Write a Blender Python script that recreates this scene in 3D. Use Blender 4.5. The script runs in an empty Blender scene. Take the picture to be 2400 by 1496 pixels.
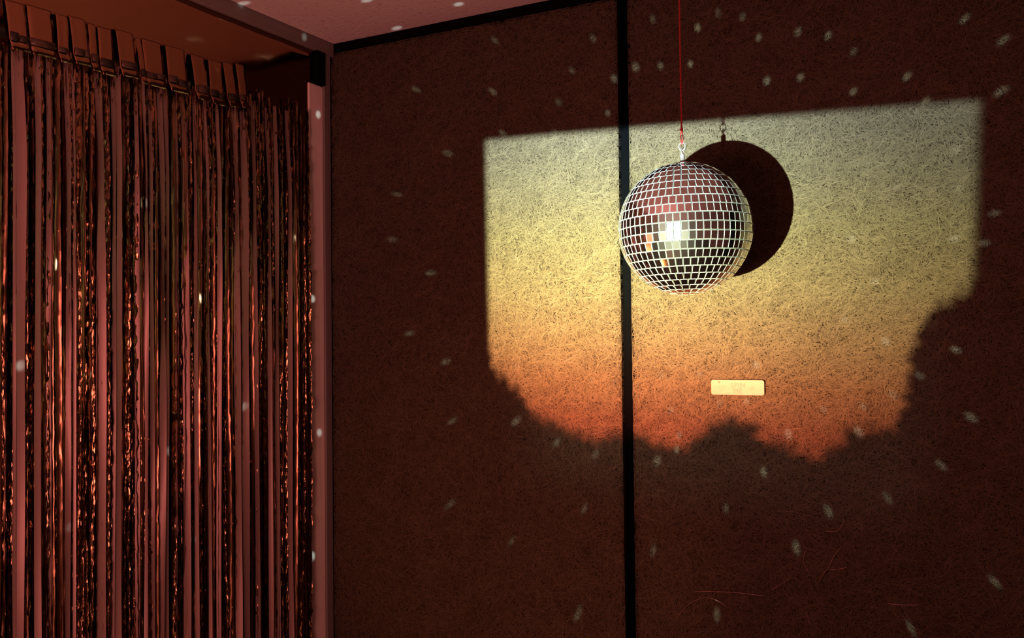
import bpy, bmesh, math, random
import numpy as np
from mathutils import Vector, Matrix, Quaternion

random.seed(7)
rng = np.random.default_rng(7)
scene = bpy.context.scene
COL = scene.collection
PI = math.pi

# ------------------------------------------------------------------ camera
CAMZ = 1.45
F = 2214.0                      # focal length in pixels of the 2400 px wide frame
pitch, roll = 57.0 / F, 0.011
fwd = Vector((0, math.cos(pitch), math.sin(pitch)))
up0 = Vector((0, -math.sin(pitch), math.cos(pitch)))
rt0 = Vector((1, 0, 0))
RT = rt0 * math.cos(roll) - up0 * math.sin(roll)
UP = rt0 * math.sin(roll) + up0 * math.cos(roll)
CAM = Vector((0, 0, CAMZ))
cd = bpy.data.cameras.new('camera')
cd.sensor_width = 36.0
cd.lens = 36.0 * F / 2400.0
cd.clip_start = 0.05
cam = bpy.data.objects.new('camera', cd)
cam.matrix_world = Matrix(((RT.x, UP.x, -fwd.x, 0), (RT.y, UP.y, -fwd.y, 0), (RT.z, UP.z, -fwd.z, CAMZ), (0, 0, 0, 1)))
COL.objects.link(cam)
scene.camera = cam

# ------------------------------------------------------------------ room frame
# a: metres along the right wall from the corner, b: metres out of the corner along the left wall
A = Vector((0.8790, -0.4768, 0)).normalized()
B = Vector((A.y, -A.x, 0))
CORNER = Vector((-0.1906 * 3.07, 3.07, 0))
CEIL = CAMZ + 0.985


def W(a, b, z):
    return CORNER + A * a + B * b + Vector((0, 0, z))


ROOM = Matrix(((A.x, B.x, 0, CORNER.x), (A.y, B.y, 0, CORNER.y), (0, 0, 1, 0), (0, 0, 0, 1)))   # local (a,b,z) -> world, left-handed pair handled by W
PANEL_B = 0.030                 # how far the fibre panels stand off the wall


def ray(px, py):
    return (fwd + RT * ((px - 1200) / F) + UP * ((748 - py) / F)).normalized()


def hit_b(px, py, b):           # pixel -> point on the plane b = const (parallel to the right wall)
    d = ray(px, py)
    t = (W(0, b, 0) - CAM).dot(B) / d.dot(B)
    return CAM + d * t


def hit_a(px, py, a):
    d = ray(px, py)
    t = (W(a, 0, 0) - CAM).dot(A) / d.dot(A)
    return CAM + d * t


def hit_z(px, py, z):
    d = ray(px, py)
    return CAM + d * ((z - CAMZ) / d.z)


def abz(p):
    r = p - CORNER
    return r.dot(A), r.dot(B), p.z


# ------------------------------------------------------------------ exposure and world
vs = scene.view_settings
vs.view_transform = 'Standard'
vs.look = 'None'
vs.gamma = 1.0
vs.exposure = 0.0
vs.use_curve_mapping = False
scene.cycles.use_denoising = True
scene.cycles.max_bounces = 6
scene.cycles.diffuse_bounces = 3
scene.cycles.glossy_bounces = 4
scene.cycles.sample_clamp_indirect = 4.0
scene.cycles.caustics_reflective = False
scene.cycles.caustics_refractive = False
world = bpy.data.worlds.new('world')
world.use_nodes = True
world.node_tree.nodes['Background'].inputs['Color'].default_value = (0.05, 0.015, 0.012, 1)
world.node_tree.nodes['Background'].inputs['Strength'].default_value = 0.0
scene.world = world

# ------------------------------------------------------------------ lights of the room
PA, PB, PZ = 1.286, 2.795, -0.357          # the projector lens: along the wall, out from it, below the camera
PROJ = W(PA, PB, CAMZ + PZ)
BALL_C = CAM + ray(1605.5, 537) * (2.136 / ray(1605.5, 537).dot(fwd))
BALL_R = 0.150


def area(name, loc, target, size, power, color, shape='DISK'):
    ld = bpy.data.lights.new(name, 'AREA')
    ld.shape = shape
    ld.size = size
    ld.energy = power
    ld.color = color
    o = bpy.data.objects.new(name, ld)
    o.location = loc
    o.rotation_euler = (Vector(target) - Vector(loc)).to_track_quat('-Z', 'Y').to_euler()
    COL.objects.link(o)
    return o


# a dim rose lamp behind the camera on the curtain's side, and a low orange one on the far side
def bulb(name, loc, radius, power, color):
    ld = bpy.data.lights.new(name, 'POINT')
    ld.shadow_soft_size = radius
    ld.energy = power
    ld.color = color
    o = bpy.data.objects.new(name, ld)
    o.location = loc
    COL.objects.link(o)
    return o


area('rose_lamp', W(1.0, 2.5, 1.2), W(-0.3, 0.9, 2.6), 0.85, 22.0, (1.0, 0.25, 0.22))
bulb('rose_back_fill', W(1.6, 3.6, 1.0), 0.12, 22.0, (1.0, 0.25, 0.22))  # added fill that brightens the unseen back of the room
bulb('low_rose_lamp', W(0.95, 1.95, 0.25), 0.06, 2.5, (1.0, 0.32, 0.20))
bulb('orange_lamp', W(0.55, 1.2, 0.12), 0.03, 0.8, (1.0, 0.27, 0.06))


bulb('projector_lens_glow', PROJ, 0.012, 3.0, (1.0, 0.95, 0.75))


def low_spot():
    ld = bpy.data.lights.new('low_orange_spot', 'SPOT')
    ld.energy = 26.0
    ld.color = (1.0, 0.31, 0.13)
    ld.spot_size = math.radians(34)
    ld.spot_blend = 0.6
    ld.shadow_soft_size = 0.04
    o = bpy.data.objects.new('low_orange_spot', ld)
    o.location = W(1.2, 2.2, 0.25)
    o.rotation_euler = (W(0.68, 0, 0.88) - W(1.2, 2.2, 0.25)).to_track_quat('-Z', 'Y').to_euler()
    COL.objects.link(o)


low_spot()


# the projector: a spot whose light carries a sunset picture (sky gradient above a tree line)
def projector():
    ld = bpy.data.lights.new('projector_light', 'SPOT')
    ld.energy = 5500.0
    ld.spot_size = math.radians(50)
    ld.spot_blend = 0.05
    ld.shadow_soft_size = 0.012
    ld.use_nodes = True
    nt = ld.node_tree
    N, L = nt.nodes, nt.links
    em = N['Emission']

    def math_(op, a, b=None, c=None, clamp=False):
        n = N.new('ShaderNodeMath')
        n.operation = op
        n.use_clamp = clamp
        for i, v in enumerate((a, b, c)):
            if v is None:
                continue
            if isinstance(v, (int, float)):
                n.inputs[i].default_value = v
            else:
                L.new(v, n.inputs[i])
        return n.outputs[0]

    def mr(v, a0, a1, b0, b1, smooth=True):
        n = N.new('ShaderNodeMapRange')
        n.interpolation_type = 'SMOOTHSTEP' if smooth else 'LINEAR'
        L.new(v, n.inputs[0])
        for i, x in enumerate((a0, a1, b0, b1)):
            n.inputs[i + 1].default_value = x
        return n.outputs[0]

    tc = N.new('ShaderNodeTexCoord')
    sp = N.new('ShaderNodeSeparateXYZ')
    L.new(tc.outputs['Normal'], sp.inputs[0])
    zz = math_('ABSOLUTE', sp.outputs[2])
    x = math_('MULTIPLY', math_('DIVIDE', sp.outputs[0], zz), SGN_X)
    y = math_('MULTIPLY', math_('DIVIDE', sp.outputs[1], zz), SGN_Y)
    D = PB - PANEL_B
    zp = PZ
    # frame corners on the wall plane: the throw is a little askew, so each side is a sloping line
    def uv(px, py):
        q = abz(hit_b(px, py, PANEL_B))
        return (q[0] - PA) / D, (q[2] - CAMZ - zp) / D
    tl, tr, ml, mr_ = uv(1138, 330), uv(2300, 235), uv(1148, 830), uv(2285, 680)
    kl = (ml[0] - tl[0]) / (ml[1] - tl[1])
    kr = (mr_[0] - tr[0]) / (mr_[1] - tr[1])
    kt = (tr[1] - tl[1]) / (tr[0] - tl[0])
    HB = (tr[0] - tl[0]) * 0.75                       # picture height, 4:3
    xl = math_('MULTIPLY_ADD', y, kl, tl[0] - kl * tl[1])
    xr = math_('MULTIPLY_ADD', y, kr, tr[0] - kr * tr[1])
    yt = math_('MULTIPLY_ADD', x, kt, tl[1] - kt * tl[0])
    un = math_('DIVIDE', math_('SUBTRACT', x, xl), math_('SUBTRACT', xr, xl))
    vn = math_('ADD', 1.0, math_('DIVIDE', math_('SUBTRACT', y, yt), HB))

    def to_uv(px, py):
        X, Y = uv(px, py)
        l_, r_ = kl * (Y - tl[1]) + tl[0], kr * (Y - tr[1]) + tr[0]
        return (X - l_) / (r_ - l_), 1 + (Y - (kt * (X - tl[0]) + tl[1])) / HB
    # frame mask, crisp on the left, softer on the right
    m = math_('MULTIPLY', mr(un, -0.004, 0.006, 0, 1), mr(un, 0.984, 1.008, 1, 0))
    m = math_('MULTIPLY', m, math_('MULTIPLY', mr(vn, -0.10, 0.12, 0, 1), mr(vn, 0.996, 1.005, 1, 0)))
    # sky colours by height
    rp = N.new('ShaderNodeValToRGB')
    L.new(vn, rp.inputs[0])
    cr = rp.color_ramp
    stops = SKY
    while len(cr.elements) < len(stops):
        cr.elements.new(0.5)
    for e, (pos, c) in zip(cr.elements, stops):
        e.position = pos
        e.color = (*c, 1)
    # tree line
    line = [(1138, 835), (1155, 858), (1175, 880), (1210, 905), (1228, 935), (1245, 968), (1300, 992), (1350, 1015), (1400, 1030), (1450, 1018),
            (1500, 1022), (1560, 1048), (1590, 1052), (1630, 1030), (1655, 1003), (1690, 985), (1730, 985), (1765, 995),
            (1790, 1030), (1850, 1045), (1910, 1078), (1955, 1052), (1990, 1015), (2030, 1000), (2070, 1010), (2105, 985),
            (2125, 905), (2140, 800), (2170, 745), (2210, 710), (2250, 695), (2297, 655)]
    fc = N.new('ShaderNodeFloatCurve')
    cv = fc.mapping.curves[0]
    pts = []
    for px, py in line:
        uu, vv = to_uv(px, py)
        pts.append((min(max(uu, 0), 1), min(max(vv, 0), 1)))
    cv.points[0].location = (0, pts[0][1])
    cv.points[1].location = (1, pts[-1][1])
    for p in pts[1:-1]:
        cv.points.new(*p)
    for p in cv.points:
        p.handle_type = 'VECTOR'
    fc.mapping.update()
    cb = N.new('ShaderNodeCombineXYZ')
    L.new(x, cb.inputs[0]); L.new(y, cb.inputs[1])
    nz = N.new('ShaderNodeTexNoise')
    nz.inputs['Scale'].default_value = 130
    nz.inputs['Detail'].default_value = 4
    nz.inputs['Roughness'].default_value = 0.65
    L.new(cb.outputs[0], nz.inputs['Vector'])
    wob = math_('MULTIPLY_ADD', nz.outputs[0], 0.13, -0.065)
    # leaves jitter the outline sideways as well
    nz2 = N.new('ShaderNodeTexNoise')
    nz2.inputs['Scale'].default_value = 110
    nz2.inputs['Detail'].default_value = 5
    mp = N.new('ShaderNodeVectorMath'); mp.operation = 'ADD'; mp.inputs[1].default_value = (3.7, 1.3, 0.4)
    L.new(cb.outputs[0], mp.inputs[0]); L.new(mp.outputs[0], nz2.inputs['Vector'])
    uj = math_('ADD', un, math_('MULTIPLY_ADD', nz2.outputs[0], 0.085, -0.0425))
    L.new(uj, fc.inputs['Value'])
    dv = math_('ADD', math_('SUBTRACT', vn, fc.outputs[0]), wob)
    sky = mr(dv, -0.016, 0.022, 0.0, 1.0)
    # lamp hot spot, left of the middle
    hx = math_('MULTIPLY', math_('SUBTRACT', un, 0.27), 1.0)
    hy = math_('MULTIPLY', math_('SUBTRACT', vn, 0.66), 0.75)
    h2 = math_('ADD', math_('MULTIPLY', hx, hx), math_('MULTIPLY', hy, hy))
    hot = math_('ADD', 0.12, math_('MULTIPLY', 0.95, math_('EXPONENT', math_('MULTIPLY', h2, -5.4))))
    # visible picture grid
    gx = math_('SINE', math_('MULTIPLY', x, 2 * PI * D / 0.0080))
    gy = math_('SINE', math_('MULTIPLY', y, 2 * PI * D / 0.0080))
    grid = math_('MULTIPLY_ADD', math_('MULTIPLY', gx, gy), 0.16, 1.0)
    k = math_('MULTIPLY', math_('MULTIPLY', hot, grid), m)
    mix = N.new('ShaderNodeMix'); mix.data_type = 'RGBA'
    L.new(sky, mix.inputs['Factor'])
    dark = N.new('ShaderNodeMix'); dark.data_type = 'RGBA'      # the lit-through dark of the trees, fading to the frame's edge
    dark.inputs['A'].default_value = (0, 0, 0, 1)
    dark.inputs['B'].default_value = (0.018, 0.019, 0.015, 1)
    L.new(math_('MULTIPLY', mr(un, 0.0, 0.22, 0, 1), mr(un, 0.85, 1.0, 1, 0)), dark.inputs['Factor'])
    L.new(dark.outputs['Result'], mix.inputs['A'])
    L.new(rp.outputs['Color'], mix.inputs['B'])
    L.new(mix.outputs['Result'], em.inputs['Color'])
    L.new(k, em.inputs['Strength'])
    o = bpy.data.objects.new('projector_light', ld)
    Z = B
    o.matrix_world = Matrix(((A.x, 0, Z.x, PROJ.x), (A.y, 0, Z.y, PROJ.y), (0, 1, 0, PROJ.z), (0, 0, 0, 1)))
    M = Matrix(((A.x, 0, Z.x, PROJ.x), (A.y, 0, Z.y, PROJ.y), (0, 1, 0, PROJ.z), (0, 0, 0, 1)))
    # local axes X = A, Y = up, Z = B (towards the room), so -Z looks at the wall
    o.matrix_world = M
    COL.objects.link(o)
    return o


SGN_X, SGN_Y = 1.0, 1.0
SKY = [(0.00, (0.45, 0.090, 0.050)), (0.19, (0.56, 0.125, 0.062)), (0.305, (0.73, 0.27, 0.115)), (0.42, (0.82, 0.48, 0.21)),
       (0.56, (0.79, 0.68, 0.32)), (0.71, (0.70, 0.735, 0.40)), (0.86, (0.58, 0.69, 0.53)), (1.0, (0.54, 0.69, 0.66))]
projector()

# spots of light thrown back by the ball's mirrors: each lamp sits on the mirror tile that throws it
DOTS_WALL = [(1160, 95), (975, 210), (1155, 215), (1310, 240), (1390, 90), (1340, 165), (1440, 185), (1530, 45), (1490, 158), (1548, 155), (1618, 150),
             (1635, 65), (1740, 40), (1685, 30), (1870, 75), (1940, 85), (1778, 88), (2000, 122), (2125, 180), (1875, 182), (2000, 215), (1797, 190),
             (2170, 237), (2345, 215), (2350, 95), (2260, 45), (1050, 360), (930, 455), (920, 562), (1010, 640), (960, 782), (1045, 848),
             (1060, 987), (1210, 987), (1305, 1037), (1395, 1065), (1540, 1080), (1586, 1053), (1790, 1106), (1370, 1192), (1701, 1191),
             (1531, 1291), (1200, 1268), (1055, 1182), (2080, 1168), (1941, 1198), (1866, 1283), (2205, 1090), (2275, 978), (2332, 1365),
             (2330, 500), (2305, 570), (2240, 820), (2155, 880), (2092, 925), (1355, 1438), (1680, 1440), (2135, 1472),
             (1165, 468), (1205, 605), (1168, 697), (1220, 748), (1210, 860), (1330, 845), (1385, 892), (1440, 895), (1320, 772), (1160, 538),
             (1178, 312), (1300, 312), (1424, 265), (1848, 1018), (1550, 880), (1640, 876), (1572, 962), (1592, 1020), (1686, 945), (1750, 940),
             (2022, 952), (2012, 1012), (1772, 856), (2100, 440), (2240, 352), (2245, 440), (1900, 512), (1995, 560), (2235, 560), (2075, 800), (1980, 750),
             (1930, 960), (1440, 760), (1400, 640), (1290, 540), (1340, 690), (2050, 660)]
DOTS_CEIL = [(570, 8), (930, 66), (1075, 10), (860, 1), (1210, -25), (1330, -60)]
DOTS_LEFT = [(715, 88), (750, 270), (737, 700), (729, 880), (753, 1012), (737, 1300), (390, 1060), (445, 1272), (567, 955), (203, 880), (155, 1240),
             (330, 475), (36, 860), (125, 620), (690, 560), (612, 1290), (470, 700)]


def dot_light(i, tgt, strength, rad=0.015):
    to_p = (PROJ - BALL_C).normalized()
    to_t = (tgt - BALL_C).normalized()
    n = (to_p + to_t).normalized()
    o_ = BALL_C + n * (BALL_R + 0.004)
    d = tgt - o_
    dist = d.length
    ld = bpy.data.lights.new('mirror_spot', 'SPOT')
    ld.shadow_soft_size = 0.004
    ld.spot_size = 2 * math.atan(rad / dist)
    ld.spot_blend = 0.9
    ld.energy = strength * dist * dist
    ld.color = (0.86, 1.0, 0.92)
    o = bpy.data.objects.new('mirror_spot', ld)
    o.location = o_
    o.rotation_euler = d.to_track_quat('-Z', 'Y').to_euler()
    COL.objects.link(o)


DOT = 72.0
for i, (px, py) in enumerate(DOTS_WALL):
    dot_light(i, hit_b(px, py, PANEL_B + 0.004), DOT * random.uniform(0.55, 1.3), random.uniform(0.0085, 0.0120))
for i, (px, py) in enumerate(DOTS_CEIL):
    dot_light(i, hit_z(px, py, CEIL), DOT * 0.29 * random.uniform(0.8, 1.2), 0.016)
for i, (px, py) in enumerate(DOTS_LEFT):
    dot_light(i, hit_a(px, py, 0.02), DOT * 0.27 * random.uniform(0.8, 1.2), 0.014)


# ------------------------------------------------------------------ helpers
def new_mat(name):
    m = bpy.data.materials.new(name)
    m.use_nodes = True
    nt = m.node_tree
    return m, nt, nt.nodes['Principled BSDF']


def node(nt, kind, **kw):
    n = nt.nodes.new(kind)
    for k, v in kw.items():
        if k in n.inputs:
            n.inputs[k].default_value = v
        else:
            setattr(n, k, v)
    return n


def ramp(nt, fac, stops):
    r = nt.nodes.new('ShaderNodeValToRGB')
    while len(r.color_ramp.elements) < len(stops):
        r.color_ramp.elements.new(0.5)
    for e, (p, c) in zip(r.color_ramp.elements, stops):
        e.position = p
        e.color = (*c, 1)
    nt.links.new(fac, r.inputs[0])
    return r.outputs['Color']


def obj(name, mesh, mat=None, parent=None, **props):
    if isinstance(mesh, bmesh.types.BMesh):
        me = bpy.data.meshes.new(name)
        bmesh.ops.recalc_face_normals(mesh, faces=mesh.faces)
        mesh.to_mesh(me)
        mesh.free()
    else:
        me = mesh
    if mat is not None and not me.materials:
        me.materials.append(mat)
    o = bpy.data.objects.new(name, me)
    COL.objects.link(o)
    if parent is not None:
        o.parent = parent
    for k, v in props.items():
        o[k] = v
    return o


def empty(name, loc, **props):
    o = bpy.data.objects.new(name, None)
    o.empty_display_size = 0.05
    o.location = loc
    COL.objects.link(o)
    for k, v in props.items():
        o[k] = v
    return o


def np_mesh(name, verts, faces, mat=None, smooth=False):
    me = bpy.data.meshes.new(name)
    verts = np.asarray(verts, dtype=np.float32).reshape(-1, 3)
    faces = np.asarray(faces, dtype=np.int32)
    k = faces.shape[1]
    me.vertices.add(len(verts))
    me.vertices.foreach_set('co', verts.ravel())
    me.loops.add(faces.size)
    me.loops.foreach_set('vertex_index', faces.ravel())
    me.polygons.add(len(faces))
    me.polygons.foreach_set('loop_start', np.arange(0, faces.size, k, dtype=np.int32))
    me.polygons.foreach_set('loop_total', np.full(len(faces), k, dtype=np.int32))
    if smooth:
        me.polygons.foreach_set('use_smooth', np.ones(len(faces), dtype=bool))
    me.update(calc_edges=True)
    if mat:
        me.materials.append(mat)
    return me


def room_box(bm, a0, a1, b0, b1, z0, z1):
    vs_ = [bm.verts.new(W(a, b, z)) for a in (a0, a1) for b in (b0, b1) for z in (z0, z1)]
    for f in ((0, 1, 3, 2), (4, 6, 7, 5), (0, 4, 5, 1), (2, 3, 7, 6), (0, 2, 6, 4), (1, 5, 7, 3)):
        bm.faces.new([vs_[i] for i in f])
    return vs_


def bevel(bm, w, seg=2):
    bmesh.ops.bevel(bm, geom=list(bm.edges), offset=w, segments=seg, affect='EDGES', profile=0.5)


def wbox(name, dims, mat, parent=None, bev=0.0, **props):
    bm = bmesh.new()
    room_box(bm, *dims)
    if bev:
        bevel(bm, bev)
    return obj(name, bm, mat, parent, **props)


# ------------------------------------------------------------------ materials
def mat_plain(name, color, rough=0.6, metallic=0.0, var=0.08, scale=6.0, bump=0.0, bscale=200.0, spec=0.4):
    m, nt, p = new_mat(name)
    nz = node(nt, 'ShaderNodeTexNoise', Scale=scale, Detail=4.0)
    c = ramp(nt, nz.outputs[0], [(0.3, tuple(x * (1 - var) for x in color)), (0.7, tuple(min(1, x * (1 + var)) for x in color))])
    nt.links.new(c, p.inputs['Base Color'])
    p.inputs['Roughness'].default_value = rough
    p.inputs['Metallic'].default_value = metallic
    p.inputs['Specular IOR Level'].default_value = spec
    if bump:
        n2 = node(nt, 'ShaderNodeTexNoise', Scale=bscale, Detail=3.0)
        b = node(nt, 'ShaderNodeBump', Strength=bump, Distance=0.002)
        nt.links.new(n2.outputs[0], b.inputs['Height'])
        nt.links.new(b.outputs[0], p.inputs['Normal'])
    return m


def mat_ceiling():
    m, nt, p = new_mat('mineral_fibre_ceiling')
    tc = node(nt, 'ShaderNodeTexCoord')
    nz = node(nt, 'ShaderNodeTexNoise', Scale=85.0, Detail=2.0, Roughness=0.5)
    mp = node(nt, 'ShaderNodeMapping')
    mp.inputs['Rotation'].default_value = (0, 0, 0.45)
    mp.inputs['Scale'].default_value = (0.75, 1.2, 1)
    nt.links.new(tc.outputs['Object'], mp.inputs[0])
    nt.links.new(mp.outputs[0], nz.inputs['Vector'])
    c = ramp(nt, nz.outputs[0], [(0.30, (0.46, 0.41, 0.38)), (0.36, (0.86, 0.82, 0.79)), (0.7, (0.90, 0.86, 0.83))])
    nt.links.new(c, p.inputs['Base Color'])
    b = node(nt, 'ShaderNodeBump', Strength=0.5, Distance=0.003)
    nt.links.new(nz.outputs[0], b.inputs['Height'])
    nt.links.new(b.outputs[0], p.inputs['Normal'])
    p.inputs['Roughness'].default_value = 0.9
    return m


def mat_fibre():
    m, nt, p = new_mat('wood_wool_fibre')
    g = node(nt, 'ShaderNodeNewGeometry')
    c = ramp(nt, g.outputs['Random Per Island'], [(0.0, (0.046, 0.035, 0.020)), (0.3, (0.074, 0.058, 0.034)), (0.8, (0.095, 0.075, 0.044)), (1.0, (0.128, 0.102, 0.062))])
    nt.links.new(c, p.inputs['Base Color'])
    p.inputs['Roughness'].default_value = 0.65
    p.inputs['Specular IOR Level'].default_value = 0.25
    return m


def mat_foil(name, base, rough, crinkle, cscale, stretch=3.0, spread=0.25, metal=1.0):
    m, nt, p = new_mat(name)
    g = node(nt, 'ShaderNodeNewGeometry')
    oi = node(nt, 'ShaderNodeObjectInfo')
    c = ramp(nt, oi.outputs['Random'], [(0.0, tuple(x * (1 - spread) for x in base)), (1.0, base)])
    nt.links.new(c, p.inputs['Base Color'])
    p.inputs['Metallic'].default_value = metal
    p.inputs['Specular IOR Level'].default_value = 0.25
    p.inputs['Roughness'].default_value = rough
    if crinkle:
        tc = node(nt, 'ShaderNodeTexCoord')
        mp = node(nt, 'ShaderNodeMapping')
        mp.inputs['Scale'].default_value = (1, 1, 1 / stretch)
        nt.links.new(tc.outputs['Object'], mp.inputs[0])
        ad = node(nt, 'ShaderNodeVectorMath', operation='ADD')
        sc = node(nt, 'ShaderNodeVectorMath', operation='SCALE')
        sc.inputs['Scale'].default_value = 13.0
        cb = node(nt, 'ShaderNodeCombineXYZ')
        nt.links.new(oi.outputs['Random'], cb.inputs[0]); nt.links.new(oi.outputs['Random'], cb.inputs[2])
        nt.links.new(cb.outputs[0], sc.inputs[0])
        nt.links.new(mp.outputs[0], ad.inputs[0]); nt.links.new(sc.outputs[0], ad.inputs[1])
        vz = node(nt, 'ShaderNodeTexVoronoi', Scale=cscale, feature='F1')
        nz = node(nt, 'ShaderNodeTexNoise', Scale=cscale * 0.8, Detail=2.0)
        nt.links.new(ad.outputs[0], vz.inputs['Vector'])
        nt.links.new(ad.outputs[0], nz.inputs['Vector'])
        mx = node(nt, 'ShaderNodeMath', operation='ADD')
        nt.links.new(vz.outputs['Distance'], mx.inputs[0]); nt.links.new(nz.outputs[0], mx.inputs[1])
        b = node(nt, 'ShaderNodeBump', Strength=crinkle, Distance=0.004)
        nt.links.new(mx.outputs[0], b.inputs['Height'])
        nt.links.new(b.outputs[0], p.inputs['Normal'])
    return m


def mat_tile():
    m, nt, p = new_mat('mirror_glass')
    oi = node(nt, 'ShaderNodeObjectInfo')
    c = ramp(nt, oi.outputs['Random'], [(0, (0.74, 0.76, 0.78)), (1, (0.92, 0.94, 0.95))])
    nt.links.new(c, p.inputs['Base Color'])
    p.inputs['Metallic'].default_value = 1.0
    p.inputs['Roughness'].default_value = 0.04
    gl = node(nt, 'ShaderNodeBsdfGlossy', Roughness=0.27)
    gl.inputs['Color'].default_value = (0.9, 0.95, 0.97, 1)
    mx = node(nt, 'ShaderNodeMixShader')
    mx.inputs[0].default_value = 0.05
    nt.links.new(p.outputs[0], mx.inputs[1]); nt.links.new(gl.outputs[0], mx.inputs[2])
    nt.links.new(mx.outputs[0], nt.nodes['Material Output'].inputs['Surface'])
    return m


M_CEIL = mat_ceiling()
M_FIBRE = mat_fibre()
M_FLECK = mat_plain('fibre_gap_shade', (0.007, 0.005, 0.004), 0.9, spec=0.05)  # near-black that stands in for shade in the gaps between fibres
M_BLACK = mat_plain('recess_shade_black', (0.0025, 0.0025, 0.003), 0.9, spec=0.05)  # near-black wall colour with the shade of recesses and gaps put in
M_BAR = mat_plain('blue_black_metal_bar', (0.0014, 0.0017, 0.0024), 0.8, spec=0.0)
M_CORE = mat_plain('dark_panel_core', (0.026, 0.019, 0.012), 0.95, var=0.5, scale=160)
M_PAINT = mat_plain('rose_white_paint', (0.86, 0.78, 0.74), 0.5, bump=0.05)
M_TRIM = mat_plain('dimmed_trim_brown', (0.20, 0.18, 0.17), 0.6)  # white post's dimmer light put into this brown; ceiling trim shares it
M_ROOM = mat_plain('off_white_room_paint', (0.55, 0.47, 0.43), 0.8)
M_FLOOR = mat_plain('dark_carpet', (0.11, 0.085, 0.075), 0.95, var=0.4, scale=40, bump=0.6)
M_SHEET = mat_foil('copper_gold_film', (0.36, 0.195, 0.10), 0.10, 0.06, 14, 1.0, 0.0)
M_FOIL_A = mat_foil('rose_gold_foil', (0.39, 0.28, 0.25), 0.48, 0.08, 40, 6.0, 0.35, 0.40)
M_FOIL_B = mat_foil('crinkled_gold_foil', (0.27, 0.165, 0.09), 0.20, 0.75, 72, 1.6)
M_FOIL_C = mat_foil('copper_gold_foil', (0.36, 0.205, 0.125), 0.30, 0.55, 40, 2.0)
M_TILE = mat_tile()
M_GROUT = mat_plain('white_glue_shell', (0.36, 0.39, 0.40), 0.5)
M_EDGE = mat_plain('frosted_glass_edge', (0.20, 0.23, 0.24), 0.4)
M_CHROME = mat_plain('polished_steel', (0.75, 0.76, 0.78), 0.36, 0.85)
M_CORD = mat_plain('red_cord', (0.42, 0.035, 0.035), 0.7, bump=0.6, bscale=600)
M_PLATE = mat_plain('cream_plastic', (0.27, 0.22, 0.175), 0.4)
M_LETTER = mat_plain('faded_pink_print', (0.255, 0.145, 0.135), 0.5)
M_MARK = mat_plain('faint_peach_print', (0.262, 0.19, 0.15), 0.5)
M_STRAND = mat_plain('shiny_copper_thread', (0.42, 0.26, 0.22), 0.3, 0.6)
M_TAPES = [mat_plain('dark_reflection_tape', (0.022, 0.014, 0.010), 0.5), mat_plain('brown_reflection_tape', (0.07, 0.042, 0.028), 0.45)]  # the header fold's dark reflection is put into these browns

# ------------------------------------------------------------------ the setting
S = dict(kind='structure')
RA, RB = 4.2, 4.8
wbox('floor', (-0.12, RA, -0.12, RB, -0.06, 0.0), M_FLOOR, **S)
wbox('ceiling', (-0.12, RA, -0.12, RB, CEIL, CEIL + 0.06), M_CEIL, **S)
wall_right = wbox('wall_right', (-0.12, RA, -0.10, 0.0, 0.0, CEIL), M_BLACK, **S)
wall_left = wbox('wall_left', (-0.10, 0.0, 0.0, RB, 0.0, CEIL), M_ROOM, **S)
wbox('wall_back', (-0.12, RA, RB, RB + 0.1, 0.0, CEIL), M_ROOM, **S)
wbox('wall_side', (RA, RA + 0.1, -0.1, RB, 0.0, CEIL), M_ROOM, **S)


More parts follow.
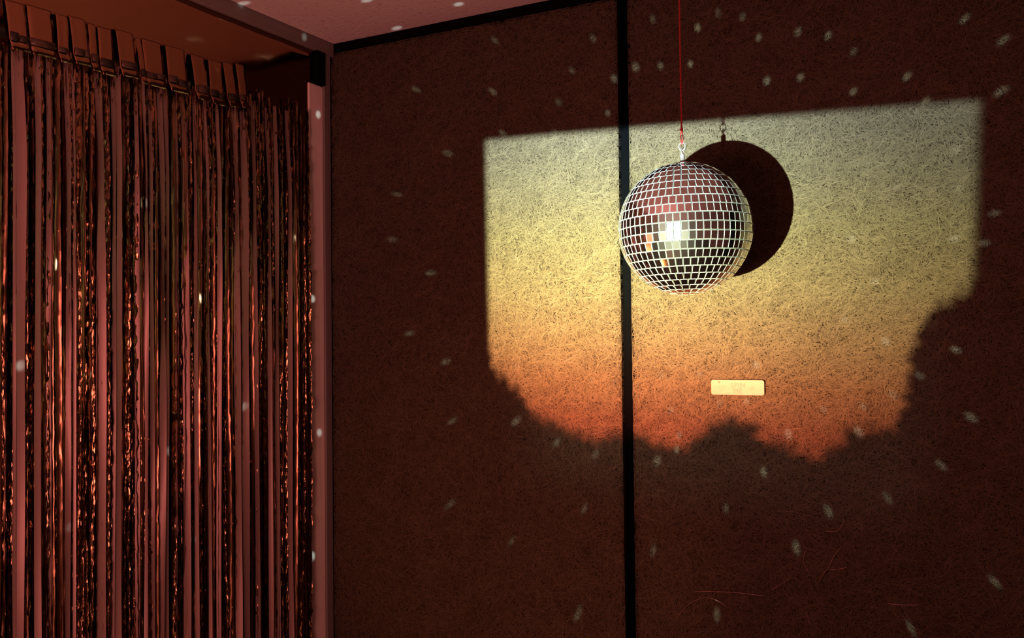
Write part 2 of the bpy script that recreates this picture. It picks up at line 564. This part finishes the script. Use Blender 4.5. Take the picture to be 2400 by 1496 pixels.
# fibre-covered panels on the right wall, with a black shadow gap above and between them
def fibre_mesh(name, a0, a1, z0, z1, density):
    area_ = (a1 - a0) * (z1 - z0)
    n = int(area_ * density)
    seg = 5
    L_ = rng.uniform(0.040, 0.125, n)
    wd = rng.uniform(0.0005, 0.0011, n)
    ca = rng.uniform(a0 + 0.004, a1 - 0.004, n)
    cz = rng.uniform(z0 + 0.004, z1 - 0.004, n)
    h0 = 2.2 * np.sin(ca * 11 + 3 * np.sin(cz * 7)) + 2.0 * np.sin(cz * 13 + 2 * np.sin(ca * 9) + 1) + rng.normal(0, 0.75, n)
    h0 = np.where(rng.random(n) < 0.3, rng.uniform(0, 2 * PI, n), h0)
    curv = rng.normal(0, 9.0, n)
    wob = rng.normal(0, 0.25, n)
    off = rng.uniform(0.0, 0.0022, n)
    tilt = rng.normal(0, 0.15, n)
    s = np.linspace(-0.5, 0.5, seg + 1)
    ss = s[None, :] * L_[:, None]
    th = h0[:, None] + curv[:, None] * ss + wob[:, None] * np.sin(s * 9)[None, :]
    ds = L_[:, None] / seg
    dx = np.cos(th) * ds
    dz = np.sin(th) * ds
    x = np.cumsum(dx, 1); z = np.cumsum(dz, 1)
    x = x - x[:, [seg // 2]] + ca[:, None]
    z = z - z[:, [seg // 2]] + cz[:, None]
    x = np.clip(x, a0 - 0.004, a1 + 0.004)
    z = np.clip(z, z0 - 0.004, z1 + 0.004)
    bb = off[:, None] + 0.0016 * np.cos(s * PI * 1.5)[None, :] + 0.0008 * np.sin(7 * s[None, :] + h0[:, None])
    nx, nz_ = -np.sin(th), np.cos(th)
    hw = (wd / 2)[:, None] * np.array([0.35] + [1.0] * (seg - 1) + [0.35])[None, :]
    lift = hw * np.sin(tilt)[:, None]
    P = np.empty((n, seg + 1, 2, 3))
    for k, sg in ((0, -1), (1, 1)):
        P[:, :, k, 0] = x + sg * nx * hw
        P[:, :, k, 1] = PANEL_B + 0.001 + bb + sg * lift
        P[:, :, k, 2] = z + sg * nz_ * hw
    flat = P.reshape(-1, 3)
    Wv = np.outer(flat[:, 0], np.array(A)) + np.outer(flat[:, 1], np.array(B)) + np.array(CORNER)
    Wv[:, 2] += flat[:, 2]
    i = np.arange(n)[:, None] * (seg + 1) * 2 + np.arange(seg)[None, :] * 2
    Fq = np.stack([i, i + 1, i + 3, i + 2], -1).reshape(-1, 4)
    me = np_mesh(name, Wv, Fq, M_FIBRE)
    return me


def gap_shade_fleck_mesh(name, a0, a1, z0, z1, density):
    # dark slivers painting the shade of fibre gaps, combed along the same swirls
    n = int((a1 - a0) * (z1 - z0) * density)
    ca = rng.uniform(a0 + 0.008, a1 - 0.008, n)
    cz = rng.uniform(z0 + 0.008, z1 - 0.008, n)
    th = 2.2 * np.sin(ca * 11 + 3 * np.sin(cz * 7)) + 2.0 * np.sin(cz * 13 + 2 * np.sin(ca * 9) + 1) + rng.normal(0, 0.6, n)
    Lh = rng.uniform(0.0010, 0.0042, n)
    w = rng.uniform(0.0003, 0.00065, n)
    bend = rng.normal(0, 0.0006, n)
    P = np.empty((n, 6, 3))
    for k, (sx, sy) in enumerate(((-1, 0), (-0.4, 1), (0.4, 1), (1, 0), (0.4, -1), (-0.4, -1))):
        x = sx * Lh
        y = sy * w + bend * (1 - sx * sx)
        P[:, k, 0] = ca + x * np.cos(th) - y * np.sin(th)
        P[:, k, 1] = PANEL_B + 0.0042 + 0.0004 * rng.random(n)
        P[:, k, 2] = cz + x * np.sin(th) + y * np.cos(th)
    flat = P.reshape(-1, 3)
    Wv = np.outer(flat[:, 0], np.array(A)) + np.outer(flat[:, 1], np.array(B)) + np.array(CORNER)
    Wv[:, 2] += flat[:, 2]
    i = np.arange(n)[:, None] * 6
    Fq = np.concatenate([np.stack([i, i + 1, i + 4, i + 5], -1), np.stack([i + 1, i + 2, i + 3, i + 4], -1)], 1).reshape(-1, 4)
    return np_mesh(name, Wv, Fq, M_FLECK)


def panel(a0, a1, z1):
    bm = bmesh.new()
    room_box(bm, a0, a1, 0.0, PANEL_B, 0.02, z1)
    bevel(bm, 0.004, 1)
    pn = obj('fibre_panel', bm, M_CORE, wall_right)
    vis0 = 0.44
    obj('fibre_mat', fibre_mesh('fibre_mat', a0, a1, vis0, z1, DENS), M_FIBRE, pn, kind='stuff')
    obj('gap_shade_fleck', gap_shade_fleck_mesh('gap_shade_fleck', a0, a1, vis0, z1, 13000), M_FLECK, pn, kind='stuff')
    return pn


DENS = 36000
# gap between the two panels, from the photograph's black bar
ga0 = abz(hit_b(1452, 700, PANEL_B))[0]
ga1 = abz(hit_b(1484, 700, PANEL_B))[0]
PTOP = CEIL - 0.049
p1 = panel(abz(hit_b(783, 700, PANEL_B))[0], ga0, PTOP)
p2 = panel(ga1, 2.5, PTOP)
wbox('trim_1', (ga0 + 0.001, ga1 - 0.001, 0.0, 0.009, 0.02, CEIL - 0.002), M_BAR, bev=0.0015, **S)

# shiny loose strands that stick out of the second panel
for k, pts in enumerate([[(1625, 1388), (1650, 1386), (1690, 1388), (1740, 1390), (1790, 1398)],
                         [(1585, 1452), (1600, 1425), (1640, 1402), (1670, 1400), (1700, 1420)],
                         [(1810, 1382), (1830, 1370), (1850, 1357)],
                         [(1975, 1280), (1955, 1300), (1945, 1325), (1930, 1345), (1920, 1362)],
                         [(1935, 1245), (1955, 1248), (1972, 1240), (1978, 1220)],
                         [(1890, 1290), (1882, 1305), (1884, 1325), (1895, 1340)],
                         [(1890, 1430), (1893, 1450), (1900, 1465)],
                         [(2080, 1415), (2110, 1420), (2150, 1418)],
                         [(1945, 1335), (1965, 1337), (1985, 1330)]]):
    cu = bpy.data.curves.new('loose_strand', 'CURVE')
    cu.dimensions = '3D'
    cu.bevel_depth = 0.0005
    cu.bevel_resolution = 1
    sp = cu.splines.new('NURBS')
    sp.points.add(len(pts) - 1)
    sp.use_endpoint_u = True
    sp.order_u = 3
    for q, (px, py) in zip(sp.points, pts):
        v = hit_b(px, py, PANEL_B + 0.009 + random.uniform(0, 0.004))
        q.co = (*v, 1)
    tmp = bpy.data.objects.new('tmp', cu)
    COL.objects.link(tmp)
    dg = bpy.context.evaluated_depsgraph_get()
    me = bpy.data.meshes.new_from_object(tmp.evaluated_get(dg))
    bpy.data.objects.remove(tmp)
    bpy.data.curves.remove(cu)
    me.materials.clear()
    obj('loose_strand', me, M_STRAND, p2)

# corner post, pale edge board, black shade block over it, ceiling trim
tp = CEIL - 0.045
BTOP = hit_a(746, 200, 0.010).z
bd0 = abz(hit_a(760, 700, 0.010))[1]
bd1 = abz(hit_a(727, 700, 0.010))[1]
wbox('trim_2', (0.0, 0.014, 0.017, bd0 - 0.001, 0.0, tp), M_TRIM, bev=0.002, **S)
wbox('shade_filler', (0.0, 0.006, 0.0005, 0.0165, 0.0, tp), M_BLACK, **S)  # black filler put in for the shade of the corner gap
wbox('trim_3', (0.0, 0.010, bd0, bd1, 0.0, BTOP), M_PAINT, bev=0.003, **S)
wbox('shade_block', (0.0, 0.020, bd0, bd0 + (bd1 - bd0) * 0.62, BTOP + 0.001, tp), M_BLACK, bev=0.002, **S)  # black block put in for the reflected shade above the board
bm = bmesh.new()
room_box(bm, 0.0, 0.016, 0.0, 4.6, tp, CEIL - 0.001)
bevel(bm, 0.004, 2)
obj('trim_5', bm, M_TRIM, **S)

# ------------------------------------------------------------------ gold film sheet on the left wall
def film_sheet():
    nb, nz = 60, 70
    b = np.linspace(0.050, 2.9, nb)
    z = np.linspace(0.05, CEIL - 0.040, nz)
    Bm, Zm = np.meshgrid(b, z, indexing='ij')
    a = 0.004 + 0.0016 * np.sin(Bm * 9 + Zm * 3) * np.sin(Zm * 5 + 1) * 0.6 + 0.0008 * np.sin(Bm * 31 + Zm * 11)
    V = np.outer(a.ravel(), np.array(A)) + np.outer(Bm.ravel(), np.array(B)) + np.array(CORNER)
    V[:, 2] += Zm.ravel()
    i = (np.arange(nb - 1)[:, None] * nz + np.arange(nz - 1)[None, :])
    Fq = np.stack([i, i + nz, i + nz + 1, i + 1], -1).reshape(-1, 4)
    me = np_mesh('gold_film_sheet', V, Fq, M_SHEET, True)
    o = obj('gold_film_sheet', me, M_SHEET, label='smooth copper gold mirror film lining the wall behind the tinsel fringe', category='film')
    md = o.modifiers.new('thickness', 'SOLIDIFY')
    md.thickness = 0.0015
    md.offset = -1
    return o


film_sheet()

# ------------------------------------------------------------------ tinsel curtain
curtain = empty('tinsel_curtain', W(0.03, 0.6, 0.0), label='gold foil tinsel fringe curtain hanging full height over the left wall', category='curtain')
CI = Matrix.Translation(-W(0.03, 0.6, 0.0))
def line_on_wall(p, q):                        # height along the wall of a line through two points of it
    (_, b_p, z_p), (_, b_q, z_q) = abz(hit_a(*p, 0.025)), abz(hit_a(*q, 0.025))
    return lambda b: z_p + (z_q - z_p) * (b - b_p) / (b_q - b_p)


HEAD_TOP = line_on_wall((50, 5), (600, 163))
HEAD_LOW = line_on_wall((60, 95), (600, 243))


def ribbon(a, b, z_top, z_bot, w, yaw0, twist, sway, seg=64, curve=0.15, lean=0.0, crumple=0.0, turn=0.0):
    zs = np.linspace(z_top, z_bot, seg + 1)
    t = np.linspace(0, 1, seg + 1)
    ph = rng.uniform(0, 2 * PI, 4)
    ez = np.clip((t - turn) / 0.16, 0, 1)
    ez = ez * ez * (3 - 2 * ez)
    yaw = yaw0 * ez + twist * (0.55 * np.sin(t * rng.uniform(2, 6) + ph[0]) + 0.45 * np.sin(t * rng.uniform(6, 14) + ph[1])) * np.minimum(1, t * 5)
    rise = np.clip(t / 0.14, 0, 1)
    rise = rise * rise * (3 - 2 * rise)
    a0_ = min(a, 0.0195)
    a = a0_ + (a - a0_) * rise
    ca = a + sway * np.sin(t * rng.uniform(2, 5) + ph[2]) * t + crumple * rng.normal(0, 0.0012, seg + 1)
    cb_ = b + lean * t + sway * np.sin(t * rng.uniform(2, 6) + ph[3]) * t
    ca = np.maximum(ca, 0.0125)
    cols = np.array([-1, -0.33, 0.33, 1])
    dep = curve * (cols ** 2 - 0.5)
    ww = w / 2 * (1 + 0.06 * np.sin(t * 17 + ph[0]))
    # width direction (cos yaw along b, sin yaw along a)
    pb = cb_[:, None] + cols[None, :] * ww[:, None] * np.cos(yaw)[:, None] - dep[None, :] * ww[:, None] * np.sin(yaw)[:, None]
    pa = ca[:, None] + cols[None, :] * ww[:, None] * np.sin(yaw)[:, None] + dep[None, :] * ww[:, None] * np.cos(yaw)[:, None]
    pa = np.maximum(pa, 0.009)
    pz = np.repeat(zs[:, None], 4, 1)
    if crumple:
        pa = np.maximum(pa + crumple * rng.normal(0, 0.0008, pa.shape), 0.009)
        pz = pz + crumple * rng.normal(0, 0.002, pz.shape)
    base = np.array(CORNER) - np.array(W(0.03, 0.6, 0.0))
    V = np.outer(pa.ravel(), np.array(A)) + np.outer(pb.ravel(), np.array(B)) + base
    V[:, 2] += pz.ravel()
    i = np.arange(seg)[:, None] * 4 + np.arange(3)[None, :]
    Fq = np.stack([i, i + 4, i + 5, i + 1], -1).reshape(-1, 4)
    return V, Fq


n_strip = 0
BHEAD = abz(hit_a(588, 160, 0.030))[1]          # the header stops short of the corner


def strip(a, b, w, mat, yaw, twist, sway=0.006, ztop=None, **kw):
    global n_strip
    ZH0 = HEAD_LOW(b)
    ztop = None if ztop is None else ZH0 + ztop
    zt = ztop if ztop is not None else ZH0 + random.uniform(-0.004, 0.012)
    V, Fq = ribbon(a, b, zt, random.uniform(0.06, 0.22), w, yaw, twist, sway, **kw)
    obj('foil_strip', np_mesh('foil_strip', V, Fq, mat, True), mat, curtain)
    n_strip += 1


# header: overlapping pieces of uncut film, each with a folded top lip and a taped band below
def header_piece(b0, b1, a, tiltdeg, dz):
    t = math.tan(math.radians(tiltdeg))
    bm_ = (b0 + b1) / 2
    zt, zm = HEAD_TOP(bm_) + dz, HEAD_LOW(bm_) + dz
    h = zt - zm
    prof = [(0.0105, zt + 0.002), (a - 0.001, zt - 0.003), (a, zt - 0.007), (a + t * h * 0.5, (zt + zm) / 2), (a + t * h, zm - 0.008), (a + t * h + 0.013, zm - 0.032)]
    prof = [(max(p[0], 0.0105), p[1]) for p in prof]
    nb = 6
    V, Fq = [], []
    org = W(0.03, 0.6, 0.0)
    for i in range(nb + 1):
        bb = b0 + (b1 - b0) * i / nb
        for (pa, pz) in prof:
            V.append(W(pa + 0.0007 * math.sin(i * 1.1 + b0 * 40), bb, pz + HEAD_TOP(bb) - HEAD_TOP(bm_)) - org)
    m = len(prof)
    for i in range(nb):
        for j in range(m - 1):
            Fq.append((i * m + j, (i + 1) * m + j, (i + 1) * m + j + 1, i * m + j + 1))
    o = obj('header_piece', np_mesh('header_piece', V, Fq, M_SHEET, False), M_SHEET, curtain)
    md = o.modifiers.new('thickness', 'SOLIDIFY'); md.thickness = 0.001
    # a tape band coloured as the fold's dark reflection, in two or three uneven lengths
    cuts = [b0] + sorted(random.uniform(b0, b1) for _ in range(random.choice((0, 1, 1, 2)))) + [b1]
    for c0, c1 in zip(cuts[:-1], cuts[1:]):
        if c1 - c0 < 0.006:
            continue
        u0_, u1_ = random.uniform(0.006, 0.013), random.uniform(0.006, 0.012)
        Vt = []
        for bb in (c0 + 0.0008, c1 - 0.0008):
            for zz, off in ((u0_, 0.0016), (-u1_, 0.0016), (-u1_, 0.0026), (u0_, 0.0026)):
                Vt.append(W(a + t * (h - zz) + off, bb, zm + zz + HEAD_TOP(bb) - HEAD_TOP(bm_)) - org)
        obj('tape', np_mesh('tape', Vt, [(0, 1, 2, 3), (7, 6, 5, 4), (0, 4, 5, 1), (1, 5, 6, 2), (2, 6, 7, 3), (3, 7, 4, 0)], random.choice(M_TAPES)), None, o)


hx = [18, 70, 135, 168, 212, 236, 276, 322, 340, 392, 443, 454, 492, 530, 560, 585]
for x0, x1 in zip(hx[:-1], hx[1:]):
    if x1 - x0 < 14:
        continue
    bl = abz(hit_a(x0 + 3, 150, 0.03))[1]
    br = abz(hit_a(x1 - 3, 150, 0.03))[1]
    header_piece(br, bl, random.uniform(0.013, 0.021), random.uniform(5, 11), random.uniform(-0.006, 0.006))
header_piece(1.14, 1.40, 0.016, 8, 0.0)
# a thin strip of the rod shows where the header ends
obj('hanging_tape', (lambda bm: (bmesh.ops.transform(bm, matrix=CI, verts=room_box(bm, 0.010, 0.014, BHEAD, 1.45, HEAD_LOW(0.3) - 0.012, HEAD_LOW(0.3) - 0.007)), bm)[1])(bmesh.new()), M_FOIL_C, curtain)

# front strips follow the broad ones in the photograph (pixel column, width in pixels)
FRONT = [(33, 6), (47, 22), (92, 14), (118, 10), (160, 11), (176, 6), (235, 18), (270, 9), (282, 12), (324, 9), (342, 7), (357, 8), (380, 12), (392, 8), (418, 6), (437, 12),
         (462, 7), (487, 6), (515, 8), (556, 11), (575, 12), (600, 8), (632, 7), (652, 8), (680, 8)]
for px, wpx in FRONT:
    b = abz(hit_a(px, 800, 0.030))[1]
    s_ = abs(abz(hit_a(px + 10, 800, 0.05))[1] - abz(hit_a(px - 10, 800, 0.05))[1]) / 20
    strip(random.uniform(0.026, 0.033), b, wpx * s_ * 1.05, M_FOIL_A, random.gauss(-0.62, 0.14), random.uniform(0.3, 0.8), 0.005, curve=0.12, seg=56,
            ztop=random.uniform(-0.005, 0.01), turn=random.uniform(0.08, 0.30))
BMIN = abz(hit_a(721, 700, 0.020))[1]


def loose_top(b):                               # past the header's end the strips start lower and unevenly
    return None if b > BHEAD else 0.05 - abs(random.gauss(0.0, 0.09))


b = BMIN
while b < 1.30:
    strip(random.uniform(0.019, 0.027), b, random.uniform(0.006, 0.015), M_FOIL_C, random.choice((-0.6, -0.3, 0.0, 0.1, 0.45, 0.55)) + random.gauss(0.0, 0.15), random.uniform(0.2, 0.8), 0.006,
          curve=0.3, crumple=0.6, seg=90, turn=random.uniform(0.0, 0.25), ztop=loose_top(b))
    b += random.uniform(0.010, 0.021) * (1.0 if b > BHEAD else 1.3)
b = BMIN - 0.004
while b < 1.32:
    strip(random.uniform(0.014, 0.024), b, random.uniform(0.006, 0.014), M_FOIL_B, random.gauss(0.0, 0.5), random.uniform(0.3, 1.3), 0.006, curve=0.4, crumple=1.3, seg=120, ztop=loose_top(b))
    b += random.uniform(0.005, 0.0105)
print('strips', n_strip)

# ------------------------------------------------------------------ mirror ball
TILT = math.radians(-1.2)
ball = empty('mirror_ball', BALL_C, label='silver mirror tiled disco ball hanging on red cord before the lit wall', category='disco ball')
ball.rotation_euler = (0, TILT, math.radians(2.0))
bpy.context.view_layer.update()
RS = BALL_R - 0.0045
bm = bmesh.new()
bmesh.ops.create_uvsphere(bm, u_segments=64, v_segments=40, radius=RS)
for f in bm.faces:
    f.smooth = True
obj('shell', bm, M_GROUT, ball)

ROWS, EQ = 24, 60
tw, th_ = 2 * PI * BALL_R / EQ - 0.0011, PI * BALL_R / ROWS - 0.0011
bm = bmesh.new()
bmesh.ops.create_cube(bm, size=1.0)
bmesh.ops.scale(bm, vec=(tw, th_, 0.0045), verts=bm.verts)
bmesh.ops.translate(bm, vec=(0, 0, BALL_R - 0.00225), verts=bm.verts)
top_edges = [e for e in bm.edges if all(v.co.z > BALL_R - 0.001 for v in e.verts)]
bmesh.ops.bevel(bm, geom=top_edges, offset=0.0007, segments=1, affect='EDGES')
tile_me = bpy.data.meshes.new('mirror_tile')
bm.to_mesh(tile_me)
bm.free()
tile_me.materials.append(M_TILE)
tile_me.materials.append(M_EDGE)
for p_ in tile_me.polygons:
    p_.material_index = 0 if (p_.normal.z > 0.95) else 1
mats = []
ball_q = ball.rotation_euler.to_matrix()
tocam = (CAM - BALL_C).normalized()
for r in range(ROWS):
    lat = -PI / 2 + (r + 0.5) * PI / ROWS
    n = max(1, int(EQ * math.cos(lat) + 0.35))
    if r in (0, ROWS - 1):
        n = 4
    ph = random.uniform(0, 1) * 2 * PI / n
    for k in range(n):
        lon = ph + 2 * PI * k / n
        nrm = Vector((math.cos(lat) * math.cos(lon), math.cos(lat) * math.sin(lon), math.sin(lat)))
        east = Vector((-math.sin(lon), math.cos(lon), 0))
        north = nrm.cross(east)
        R = Matrix((east, north, nrm)).transposed()
        j = Matrix.Rotation(random.gauss(0, 0.008), 3, 'X') @ Matrix.Rotation(random.gauss(0, 0.008), 3, 'Y') @ Matrix.Rotation(random.gauss(0, 0.012), 3, 'Z')
        # the tilt turns each tile about its own centre, not the ball's
        c = Vector((0, 0, BALL_R - 0.002))
        M = (R @ j).to_4x4()
        M.translation = R @ (c - j @ c)
        mats.append(((ball_q @ nrm).dot(tocam), M))
mats.sort(key=lambda t: -t[0])
for d, M in mats[:300]:
    o = bpy.data.objects.new('mirror_tile', tile_me)
    COL.objects.link(o)
    o.parent = ball
    o.matrix_local = M
V, Fq = [], []
base_v = [v.co.copy() for v in tile_me.vertices]
bmr = bmesh.new()
for d, M in mats[300:]:
    vv = [bmr.verts.new(M @ v) for v in base_v]
    for p in tile_me.polygons:
        bmr.faces.new([vv[i] for i in p.vertices]).material_index = p.material_index
mt_ = bpy.data.meshes.new('mirror_tiles')
bmr.to_mesh(mt_)
bmr.free()
mt_.materials.append(M_TILE)
mt_.materials.append(M_EDGE)
obj('mirror_tiles', mt_, None, ball, kind='stuff')


def lathe(prof, n=24):
    bm = bmesh.new()
    rings = []
    for r, z in prof:
        rings.append([bm.verts.new((r * math.cos(2 * PI * i / n), r * math.sin(2 * PI * i / n), z)) for i in range(n)])
    for a_, b_ in zip(rings[:-1], rings[1:]):
        for i in range(n):
            bm.faces.new((a_[i], a_[(i + 1) % n], b_[(i + 1) % n], b_[i]))
    bm.faces.new(rings[0]); bm.faces.new(rings[-1])
    for f in bm.faces:
        f.smooth = True
    return bm


cap = obj('cap', lathe([(0.011, BALL_R - 0.004), (0.011, BALL_R + 0.001), (0.0058, BALL_R + 0.002), (0.0058, BALL_R + 0.018), (0.0048, BALL_R + 0.020)]), M_CHROME, ball)


def torus(R_, r_, c, rot, n=28, m=10, sx=1.0, sz=1.0):
    bm = bmesh.new()
    rr = []
    for i in range(n):
        t = 2 * PI * i / n
        ring = []
        for k in range(m):
            q = 2 * PI * k / m
            p = Vector(((R_ * sx + r_ * math.cos(q)) * math.cos(t), r_ * math.sin(q), (R_ * sz + r_ * math.cos(q)) * math.sin(t)))
            ring.append(bm.verts.new(rot @ p + c))
        rr.append(ring)
    for i in range(n):
        for k in range(m):
            bm.faces.new((rr[i][k], rr[(i + 1) % n][k], rr[(i + 1) % n][(k + 1) % m], rr[i][(k + 1) % m]))
    for f in bm.faces:
        f.smooth = True
    return bm


obj('eyelet', torus(0.0065, 0.0014, Vector((0, 0, BALL_R + 0.0255)), Matrix.Rotation(0.95, 3, 'Z'), sz=1.15), M_CHROME, cap)
obj('ring', torus(0.0070, 0.0012, Vector((0.0, 0, BALL_R + 0.0375)), Matrix.Rotation(-0.4, 3, 'Z'), sz=1.25), M_CHROME, ball)

# ------------------------------------------------------------------ red cord
bt = BALL_C + ball_q @ Vector((0, 0, BALL_R + 0.044))
ctop = CAM + ray(1592, 0) * (bt - CAM).length
dirc = (ctop - bt)
ctop = bt + dirc * ((CEIL - bt.z) / dirc.z)


def cord_mesh():
    bm = bmesh.new()

    def tube(pts, r, m=8):
        rings = []
        for i, p in enumerate(pts):
            d = (pts[min(i + 1, len(pts) - 1)] - pts[max(i - 1, 0)]).normalized()
            u = d.cross(Vector((0, 1, 0.01))).normalized(); v = d.cross(u)
            rings.append([bm.verts.new(p + u * r * math.cos(2 * PI * k / m) + v * r * math.sin(2 * PI * k / m)) for k in range(m)])
        for a_, b_ in zip(rings[:-1], rings[1:]):
            for k in range(m):
                bm.faces.new((a_[k], a_[(k + 1) % m], b_[(k + 1) % m], b_[k])).smooth = True
        bm.faces.new(rings[0]); bm.faces.new(rings[-1])
    n = 60
    kn = 0.030
    top = [bt + (ctop - bt) * (kn / (ctop - bt).length + t * (1 - kn / (ctop - bt).length)) for t in [i / n for i in range(n + 1)]]
    # two twisted plies
    for s in (0, PI):
        pts = []
        for i in range(n * 6 + 1):
            t = i / (n * 6)
            p = top[0] + (top[-1] - top[0]) * t
            q = s + t * 190
            pts.append(p + Vector((math.cos(q), math.sin(q), 0)) * 0.0009)
        tube(pts, 0.0013, 6)
    # the loop through the ring
    k0 = top[0]
    for sgn in (1, -1):
        pts = [k0 + Vector((sgn * 0.0026 * math.sin(PI * t), 0, (bt.z - 0.002 - k0.z) * t)) + Vector((0.0, 0, 0)) + (Vector((bt.x, bt.y, k0.z)) - k0) * t for t in [i / 12 for i in range(13)]]
        tube(pts, 0.0013)
    # frayed knot
    kb = bmesh.ops.create_icosphere(bm, subdivisions=2, radius=0.0036, matrix=Matrix.Translation(k0 + Vector((0, 0, 0.002))) @ Matrix.Diagonal((1, 1, 1.5, 1)))
    tube([k0, k0 + Vector((-0.006, 0, 0.001)), k0 + Vector((-0.010, -0.002, -0.001))], 0.0008)
    return bm


obj('cord', cord_mesh(), M_CORD, label='thin red cord running from the ceiling down to the disco ball', category='cord')

# ------------------------------------------------------------------ small sign on the wall
sc_ = hit_b(1729, 908.5, PANEL_B + 0.011)
sl = abz(hit_b(1667, 907, PANEL_B + 0.011)); sr = abz(hit_b(1791.5, 910, PANEL_B + 0.011))
SW = sr[0] - sl[0]
sh = (hit_b(1729, 891, PANEL_B + 0.011) - hit_b(1729, 926.5, PANEL_B + 0.011)).length
sign = empty('sign', sc_, label='small cream rounded plate reading SPIN ME stuck on the fibre wall', category='sign')
sign.matrix_world = Matrix(((A.x, 0, B.x, sc_.x), (A.y, 0, B.y, sc_.y), (0, 1, 0, sc_.z), (0, 0, 0, 1)))


def rounded_plate(w, h, r, t):
    bm = bmesh.new()
    ring = []
    for cx, cy, a0 in ((w / 2 - r, h / 2 - r, 0), (-w / 2 + r, h / 2 - r, PI / 2), (-w / 2 + r, -h / 2 + r, PI), (w / 2 - r, -h / 2 + r, 3 * PI / 2)):
        for i in range(7):
            q = a0 + PI / 2 * i / 6
            ring.append((cx + r * math.cos(q), cy + r * math.sin(q)))
    lo = [bm.verts.new((x, y, 0)) for x, y in ring]
    hi = [bm.verts.new((x, y, t - 0.0006)) for x, y in ring]
    k = 1 - 0.0012 / h
    tp_ = [bm.verts.new((x * (1 - 0.0012 / w), y * k, t)) for x, y in ring]
    n = len(ring)
    for a_, b_ in ((lo, hi), (hi, tp_)):
        for i in range(n):
            bm.faces.new((a_[i], a_[(i + 1) % n], b_[(i + 1) % n], b_[i]))
    bm.faces.new(tp_); bm.faces.new(lo)
    return bm


pl = obj('plate', rounded_plate(SW, sh, 0.0055, 0.004), M_PLATE, sign)


def text_mesh(body, size, x, y, name, mat, parent):
    cu = bpy.data.curves.new(name, 'FONT')
    cu.body = body
    cu.size = size
    cu.align_x = 'CENTER'
    cu.align_y = 'CENTER'
    cu.extrude = 0.00025
    cu.offset = 0.0
    cu.space_character = 1.08
    tmp = bpy.data.objects.new('tmp', cu)
    COL.objects.link(tmp)
    dg = bpy.context.evaluated_depsgraph_get()
    me = bpy.data.meshes.new_from_object(tmp.evaluated_get(dg))
    bpy.data.objects.remove(tmp)
    bpy.data.curves.remove(cu)
    me.materials.clear()
    o = obj(name, me, mat, parent)
    o.location = (x, y, 0.0042)
    return o


text_mesh('SPIN', sh * 0.47, 0.002, sh * 0.125, 'lettering', M_LETTER, pl)
text_mesh('ME', sh * 0.47, 0.001, -sh * 0.235, 'lettering', M_LETTER, pl)


def arc_icon(cx, cy, r, a0, a1, wd):
    bm = bmesh.new()
    n = 18
    prev = None
    for i in range(n + 1):
        q = a0 + (a1 - a0) * i / n
        cur = [bm.verts.new((cx + rr * math.cos(q), cy + rr * math.sin(q), zz)) for rr in (r - wd / 2, r + wd / 2) for zz in (0.0038, 0.0043)]
        if prev:
            bm.faces.new((prev[1], prev[3], cur[3], cur[1]))
            bm.faces.new((prev[0], prev[1], cur[1], cur[0]))
            bm.faces.new((prev[3], prev[2], cur[2], cur[3]))
        prev = cur
    return bm


# faint round marks either side of the words
for cx in (-SW * 0.285, SW * 0.275):
    obj('round_mark', arc_icon(cx, -sh * 0.03, sh * 0.17, 0.0, 2 * PI, 0.0012), M_MARK, pl)
    obj('round_mark', arc_icon(cx, -sh * 0.03, sh * 0.05, 0.0, 2 * PI, 0.0016), M_MARK, pl)
smudge = obj('smudge', lathe([(0.0001, 0.0038), (0.0028, 0.0040), (0.0022, 0.00425), (0.0001, 0.0043)], 14), M_LETTER, pl)
smudge.location = (-SW * 0.345, sh * 0.345, 0)
